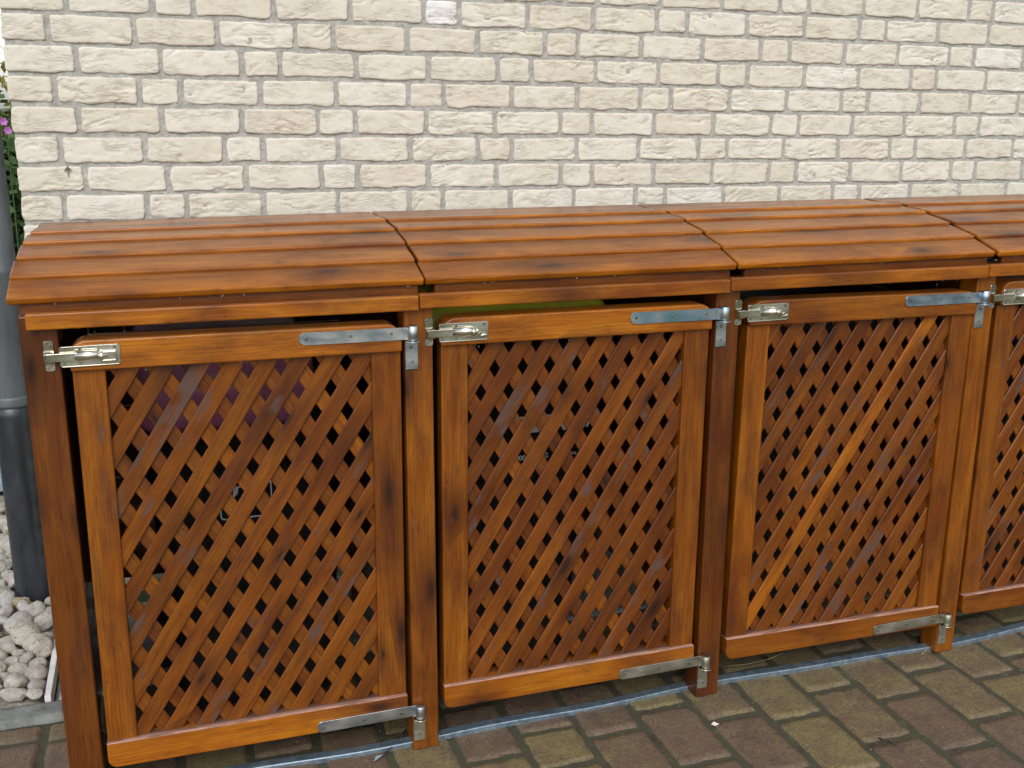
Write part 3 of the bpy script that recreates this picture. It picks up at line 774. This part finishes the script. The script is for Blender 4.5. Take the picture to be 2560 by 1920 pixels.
    for sgn, y0 in ((1, .0135), (-1, .0204)):
        dx, dz = math.cos(th), sgn*math.sin(th); nx, nz = -dz*sgn, dx*sgn
        # slat centre lines lie midway between diamonds
        for k in range(-22, 23):
            ccx = Lx['cx']+px/2+k*px; ccz = Lx['cz']
            jt = rj(-.0008, .0008); hj = hw+rj(-.0010, .0008)
            pts4 = []
            for (sa, so_) in ((-1.6, -1), (1.6, -1), (1.6, 1), (-1.6, 1)):
                pts4.append((ccx+dx*sa+nx*(so_*hj+jt), ccz+dz*sa+nz*(so_*hj+jt)))
            c = clip(pts4, xa_, xb_, za_, zb_)
            if not c: continue
            base_t = (.54 if sgn > 0 else .54); wthr = random.choice([0, 0, .1, .25, .45]) if sgn > 0 else random.choice([0, .1, .3])
            rdn = [(.42, .82), (.60, 1.0), (.55, .98), (.55, .95)][i]
            tone = base_t+rj(-.14, .16); red = rj(*rdn)-(.05 if sgn < 0 and i == 0 else 0)
            if i == 0 and sgn > 0 and k in (-3, -7): wthr = .75
            if i == 1 and sgn > 0 and k in (4, -2): wthr = .6
            if i == 2 and sgn > 0 and k in (3,): tone, red = .9, .35
            if i == 2 and sgn > 0 and k in (-2, 7): wthr = .6
            prism(bm, c, y0, y0+.0067, (dx, dz), (tone, red, wthr), .0012, Md, 1)
    finish(bm, 'lattice', WOOD, door)
    hinge(cab, PL[i+1], 1.0225, STRAP[i], False, i)
    hinge(cab, PL[i+1], .1105, M_OLIVE if i != 0 else M_STEEL, True, i)
    xp = DL[i]+[-.0115, -.0015, .003, .010][i]
    latch(cab, xp, [.2702, 1.0306, 1.7905, 2.540][i], i)
    # shift children into the thing's own frame
    for ch in cab.children:
        if ch.data: ch.data.transform(off)
        for g in ch.children: g.data.transform(off)
# chains that tie the lids up
cabs = [o for o in COL.objects if o.name.startswith('bin_cabinet')]
cabs.sort(key=lambda o: o.location.x)
for ci, xs in ((0, (.36, .417)), (2, (2.455,))):
    lid = [c for c in cabs[ci].children if c.name.startswith('lid')][0]
    for x in xs:
        bm = new_bm(); ox = x-cabs[ci].location.x
        for k in range(9):
            z = 1.10-k*.014
            cyl(bm, (ox, .10, z), (ox, .10, z-.011), .0022, n=8)
        finish(bm, 'chain', M_SCREW, lid)

# ------------------------------------------------------------------ wheeled bins inside
def text_mesh(s, size, x, y, z, bold=.02):
    cu = bpy.data.curves.new('t', 'FONT'); cu.body = s; cu.size = size; cu.offset = bold*size; cu.extrude = .0006
    o = bpy.data.objects.new('t', cu); COL.objects.link(o)
    dg = bpy.context.evaluated_depsgraph_get(); me = bpy.data.meshes.new_from_object(o.evaluated_get(dg))
    bpy.data.objects.remove(o); bpy.data.curves.remove(cu)
    me.transform(Matrix.Translation((x, y, z)) @ Matrix.Rotation(R(90), 4, 'X')); return me
def bin_(x0, x1, yf, ztop, lidmat, lip, label, lx=None):
    t = link('wheeled_bin', None); t.location = ((x0+x1)/2, yf+.25, 0); hw = (x1-x0)/2; d = .25
    tag(t, label, 'wheelie bin', 'wheeled bins inside the cabinets')
    bm = new_bm(); zr = ztop-.06
    secs = [(.06, .78), (.10, .80), (.60, .92), (zr-.05, .985), (zr-.045, 1.04), (zr, 1.05)]
    rings = []
    for z, s in secs:
        pl = rrect(-hw*s*.96, hw*s*.96, -d*s, d*s, .05, 5); rings.append([bm.verts.new((p[0], p[1]+(1-s)*d*.5, z)) for p in pl])
    n = len(rings[0])
    for A, B in zip(rings, rings[1:]):
        for k in range(n): f = bm.faces.new((A[k], A[(k+1) % n], B[(k+1) % n], B[k])); f.smooth = True
    bm.faces.new(rings[0][::-1])
    bmesh.ops.recalc_face_normals(bm, faces=bm.faces)
    body = finish(bm, 'body', M_BLACKBIN, t)
    bm = new_bm(); l0, l1 = (lx[0]-t.location.x, lx[1]-t.location.x) if lx else (-hw, hw)
    prof = [(-d-.030, ztop-lip), (-d-.034, ztop-lip+.012), (-d-.030, ztop-.02), (-d-.012, ztop-.004), (-d*.3, ztop+.012), (d*.8, ztop+.020), (d+.01, ztop), (d+.01, zr), (-d-.016, zr), (-d-.018, ztop-lip)]
    cols = []
    for x, sc_ in ((l0, .72), (l0+.010, .9), (l0+.03, 1), (l1-.03, 1), (l1-.010, .9), (l1, .72)):
        cols.append([bm.verts.new((x, p[0]+(1-sc_)*.03*(1 if p[0] < 0 else -1), zr+(p[1]-zr)*(sc_ if p[1] < zr or p[1] > ztop-.03 else 1))) for p in prof])
    m = len(prof)
    for A, B in zip(cols, cols[1:]):
        for k in range(m): f = bm.faces.new((A[k], A[(k+1) % m], B[(k+1) % m], B[k])); f.smooth = True
    bm.faces.new(cols[0]); bm.faces.new(cols[-1][::-1]); bmesh.ops.recalc_face_normals(bm, faces=bm.faces)
    finish(bm, 'bin_lid', lidmat, t)
    for s in (-1, 1):
        bm = new_bm(); cyl(bm, (s*(hw*.80), d*.82, .095), (s*(hw*.80+.045), d*.82, .095), .095, n=28, bevel=.012); finish(bm, 'wheel', M_RUBBER, t)
    bm = new_bm(); cyl(bm, (-hw*.7, d+.05, ztop-.07), (hw*.7, d+.05, ztop-.07), .014, n=14)
    for s in (-1, 1): cyl(bm, (s*hw*.7, d-.02, ztop-.09), (s*hw*.7, d+.05, ztop-.07), .013, n=12)
    finish(bm, 'handle', M_BLACKBIN, t)
    return t, body
def sh(me, t):
    me.transform(Matrix.Translation(-t.location)); return me
t1, b1 = bin_(.41, .90, .16, .985, M_PURPLE, .180, 'black wheeled bin with a purple lid behind the lattice of the left end cabinet', (.425, .805))
# emblem and its frame on the front of the first bin
yb = .168
bm = new_bm()
def ring(bm, x0, x1, z0, z1, r, w, y):
    o = rrect(x0, x1, z0, z1, r, 5); n_ = rrect(x0+w, x1-w, z0+w, z1-w, max(.001, r-w), 5); n = len(o)
    ov = [bm.verts.new((p[0], y, p[1])) for p in o]; iv = [bm.verts.new((p[0], y, p[1])) for p in n_]
    ow = [bm.verts.new((p[0], y+.002, p[1])) for p in o]
    for k in range(n):
        bm.faces.new((ov[k], ov[(k+1) % n], iv[(k+1) % n], iv[k])); bm.faces.new((ov[k], ow[k], ow[(k+1) % n], ov[(k+1) % n]))
ring(bm, .584, .702, .578, .668, .010, .0034, yb-.012); ring(bm, .600, .660, .594, .656, .008, .0032, yb-.012)
finish(bm, 'emblem_frame', M_PRINT, t1).data.transform(Matrix.Translation(-t1.location))
bm = new_bm()
prism(bm, [(.606+.0*k+.024*math.cos(R(k)), .647+.026*math.sin(R(k))) for k in range(100, 300, 20)]+[(.607, .640), (.600, .655), (.612, .662)], yb-.013, yb-.010, bevel=0)
prism(bm, [(.614, .628), (.626, .640), (.628, .656), (.616, .650)], yb-.013, yb-.010, bevel=0)
finish(bm, 'emblem', M_PRINT, t1).data.transform(Matrix.Translation(-t1.location))
bm = new_bm(); box(bm, .572, .660, .120, .124, .908, .925, bevel=.001); finish(bm, 'label_plate', M_PRINT, t1).data.transform(Matrix.Translation(-t1.location))
t2, b2 = bin_(1.055, 1.52, .125, 1.064, M_YELLOW, .072, 'black wheeled bin with a yellow-green lid and white lettering behind the second lattice door', (1.035, 1.50))
yt = .143
for s_, sz, x, z in (('0800', .0175, 1.2790, .6530), ('32', .0175, 1.3560, .6540), ('www.c', .0150, 1.4060, .6550), ('A', .054, 1.382, .7215)):
    link('lettering', sh(text_mesh(s_, sz, x, yt, z), t2), M_PRINT, t2)
bm = new_bm()
for poly in ([(1.296, .7470), (1.318, .7470), (1.318, .754), (1.296, .754)], [(1.368, .7470), (1.388, .7470), (1.388, .754), (1.368, .754)], [(1.331, .712), (1.362, .712), (1.348, .742), (1.340, .742)],
             [(1.470, .714), (1.4765, .714), (1.490, .742), (1.4835, .742)], [(1.4805, .714), (1.487, .714), (1.4985, .738), (1.494, .742)]):
    prism(bm, [(p[0]-.009, p[1]+.0095) for p in poly], yt-.001, yt+.001, bevel=0)
o = finish(bm, 'letter_fragment', M_PRINT, t2); sh(o.data, t2)
t3, b3 = bin_(1.88, 2.36, .17, .97, M_BLACKBIN, .06, 'all black wheeled bin barely visible behind the third lattice door')
t4, b4 = bin_(2.66, 3.16, .15, .99, M_BLUELID, .13, 'black wheeled bin with a dark blue lid behind the rightmost lattice door')
bm = new_bm()
for (x, z, w, h) in ((2.80, .648, .020, .020), (2.878, .430, .022, .018), (2.905, .255, .03, .025), (2.86, .60, .02, .02)): box(bm, x-w/2, x+w/2, .140, .150, z-h/2, z+h/2, bevel=.001)
o = finish(bm, 'sticker', M_PRINT, t4); sh(o.data, t4)

# ------------------------------------------------------------------ galvanised strip on the ground
xs = np.linspace(.30, 3.5, 120); bm = new_bm(); rows = []
for x in xs:
    y = .030+.009*math.sin(x*4.1+.6)+.004*math.sin(x*11.0+1.0); z = .006+.002*math.sin(x*7.0); w = .0240
    rows.append([bm.verts.new((x, y, z-.010)), bm.verts.new((x, y, z+.0020)), bm.verts.new((x, y+.002, z+.004)), bm.verts.new((x, y+w, z+.0045)), bm.verts.new((x, y+w, z-.008))])
for A, B in zip(rows, rows[1:]):
    for k in range(4): bm.faces.new((A[k], B[k], B[k+1], A[k+1]))
tag(finish(bm, 'metal_strip', M_GALV), 'wavy galvanised metal strip lying on the pavers under the cabinet doors', 'metal strip')

# ------------------------------------------------------------------ small litter on the pavers
def curve_thing(name, pts_, r, mat, label, cat):
    bm = new_bm()
    for a, b in zip(pts_, pts_[1:]): cyl(bm, a, b, r, n=7)
    return tag(finish(bm, name, mat), label, cat)
curve_thing('twig', [(2.071, -.312, .006), (2.085, -.330, .007), (2.094, -.352, .005)], .0022, M_TWIG, 'short dark twig on the pavers right of centre', 'twig')
curve_thing('leaf_stalk', [(.985, .075, .012), (.955, .035, .010), (.925, .008, .006), (.905, -.010, .005)], .0018, M_TWIG, 'thin dark leaf stalk lying against the foot of the second post', 'stalk')
bm = new_bm(); vs = [bm.verts.new(p) for p in ((.915, .000, .005), (.902, -.012, .007), (.884, -.022, .005), (.893, -.008, .009))]; bm.faces.new(vs)
tag(finish(bm, 'fallen_leaf', M_CRATE), 'narrow grey leaf blade on the pavers before the second post', 'leaf')
bm = new_bm(); vs = [bm.verts.new(p) for p in ((1.713, -.131, .005), (1.721, -.128, .010), (1.733, -.136, .006), (1.721, -.139, .004))]; bm.faces.new(vs)
tag(finish(bm, 'petal', M_PALEPETAL), 'single pale pink petal on the pavers in front of the third post', 'petal')
curve_thing('straw', [(1.89, .11, .006), (1.95, .098, .008), (2.02, .105, .007), (2.08, .125, .006)], .0012, M_STRAW, 'dry bent grass stem under the third lattice door', 'straw')
curve_thing('straw', [(2.445, -.005, .006), (2.462, .002, .008), (2.474, .010, .006)], .0015, M_STRAW, 'short pale straw on the pavers left of the fourth post', 'straw')
bm = new_bm()
for n in range(420):
    x, y = rj(.7, 3.3), rj(-.75, .30)
    t = bmesh.new(); bmesh.ops.create_icosphere(t, subdivisions=1, radius=rj(.0008, .0021))
    add_from(bm, t, lambda c: c, (.5, .5, 0), Matrix.Translation((x, y, rj(-.001, .0015))) @ Matrix.Diagonal((rj(.7, 1.4), rj(.7, 1.3), .7, 1)))
tag(finish(bm, 'grit', M_BED), 'pale specks of grit scattered over the pavers', 'grit', kind='stuff')
# rain drops hanging on edges and lying on the boards
bm = new_bm()
for i in range(4):
    for n in range(34):
        spot = random.random(); x = rj(LL[i]+.02, LR[i]-.02)
        if spot < .4: p = (x, rj(-.019, -.012), 1.0748-.0045*(x-RL[i])/.77*.8)
        elif spot < .7: p = (x, .0185, 1.1180)
        elif spot < .85: p = (rj(DL[i], DR[i]), -.004, .9845-.004)
        else: k = random.randint(0, 3); f = random.random(); p = (x, ARC[k][0]+f*.09, ARC[k][1]+f*(ARC[k+1][1]-ARC[k][1]-.009)+.0004)
        t = bmesh.new(); bmesh.ops.create_icosphere(t, subdivisions=2, radius=rj(.0011, .0022))
        for f_ in t.faces: f_.smooth = True
        add_from(bm, t, lambda c: c, (.5, .5, 0), Matrix.Translation(p))
tag(finish(bm, 'rain_drops', M_WATER), 'tiny rain drops clinging to the edges of lids and rails', 'rain drops', kind='stuff')

# ------------------------------------------------------------------ garden beyond the corner
def shrub(name, cx, cy, w, h, n, label, seed, tone=(0, 1)):
    rd = random.Random(seed); t = link(name, None); t.location = (cx, cy, 0)
    tag(t, label, 'shrub')
    bm = bmesh.new(); lt = bm.verts.layers.float.new('lt')
    cl = [(rd.gauss(0, w*.32), rd.gauss(0, w*.25), h*(.15+.8*rd.random()), rd.uniform(.08, .2)*w+.05, rd.uniform(*tone)) for _ in range(34)]
    for k in range(n):
        c = rd.choice(cl); p = Vector((c[0]+rd.gauss(0, c[3]*.6), c[1]+rd.gauss(0, c[3]*.6), max(.03, c[2]+rd.gauss(0, c[3]*.6))))
        a = Vector((rd.gauss(0, 1), rd.gauss(0, 1), rd.gauss(.2, .7))).normalized(); b = a.cross(Vector((rd.gauss(0, 1), rd.gauss(0, 1), rd.gauss(0, 1)))).normalized()
        l = rd.uniform(.022, .045); wd_ = l*rd.uniform(.35, .55); tv = min(1, max(0, c[4]*.7+rd.uniform(-.1, .3)))
        q = [p-a*l, p+b*wd_, p+a*l, p-b*wd_]; vs = []
        for z in q: v = bm.verts.new(z); v[lt] = tv; vs.append(v)
        bm.faces.new(vs)
    me = bpy.data.meshes.new('foliage'); bm.to_mesh(me); bm.free(); link('foliage', me, M_LEAF, t)
    bm = new_bm()
    for k in range(7):
        x, y = rd.gauss(0, w*.08), rd.gauss(0, w*.08); cyl(bm, (x, y, 0), (x+rd.gauss(0, w*.2), y+rd.gauss(0, w*.15), h*.75), .014, .006, 8)
    finish(bm, 'stem', M_BARK, t)
    return t
shrub('garden_shrub', -.16, 3.0, .42, 1.40, 5200, 'dark green shrub seen between the downpipe and the brick wall corner', 3, (.0, .55))
shrub('garden_shrub', -.30, 3.9, .75, 1.75, 5200, 'taller yellowish shrub behind the dark green one beyond the wall corner', 8, (.4, 1))
def flower():
    t = link('flower', None); t.location = (-.07, 2.70, 0)
    tag(t, 'pink-purple flower on a thin stem beside the downpipe', 'flower')
    bm = new_bm(); cyl(bm, (0, 0, 0), (.015, 0, 1.40), .003, n=7); finish(bm, 'stem', M_LEAF, t)
    bm = new_bm()
    for (dx, dz) in ((0, 0), (.012, -.035)):
        for k in range(6):
            a = R(60*k); c = Vector((.01+dx, -.012, 1.430+dz)); e = Vector((math.cos(a), -.35, math.sin(a)))*.017; s = Vector((-math.sin(a), 0, math.cos(a)))*.009
            vs = [bm.verts.new(c), bm.verts.new(c+e*.6+s), bm.verts.new(c+e), bm.verts.new(c+e*.6-s)]; bm.faces.new(vs)
    finish(bm, 'petals', M_PETAL, t)
flower()
bm = new_bm(); box(bm, -.62, -.152, 2.24, 2.60, 0, .165, bevel=.006); cr = finish(bm, 'plastic_crate', M_CRATE)
tag(cr, 'pale grey-blue plastic crate on the ground beyond the pebbles at the left edge', 'crate')
bm = new_bm(); box(bm, -.625, -.147, 2.235, 2.2399, .148, .168, bevel=.002); box(bm, -.625, -.147, 2.235, 2.2399, .0, .014, bevel=.002); finish(bm, 'rim', M_CRATE, cr)
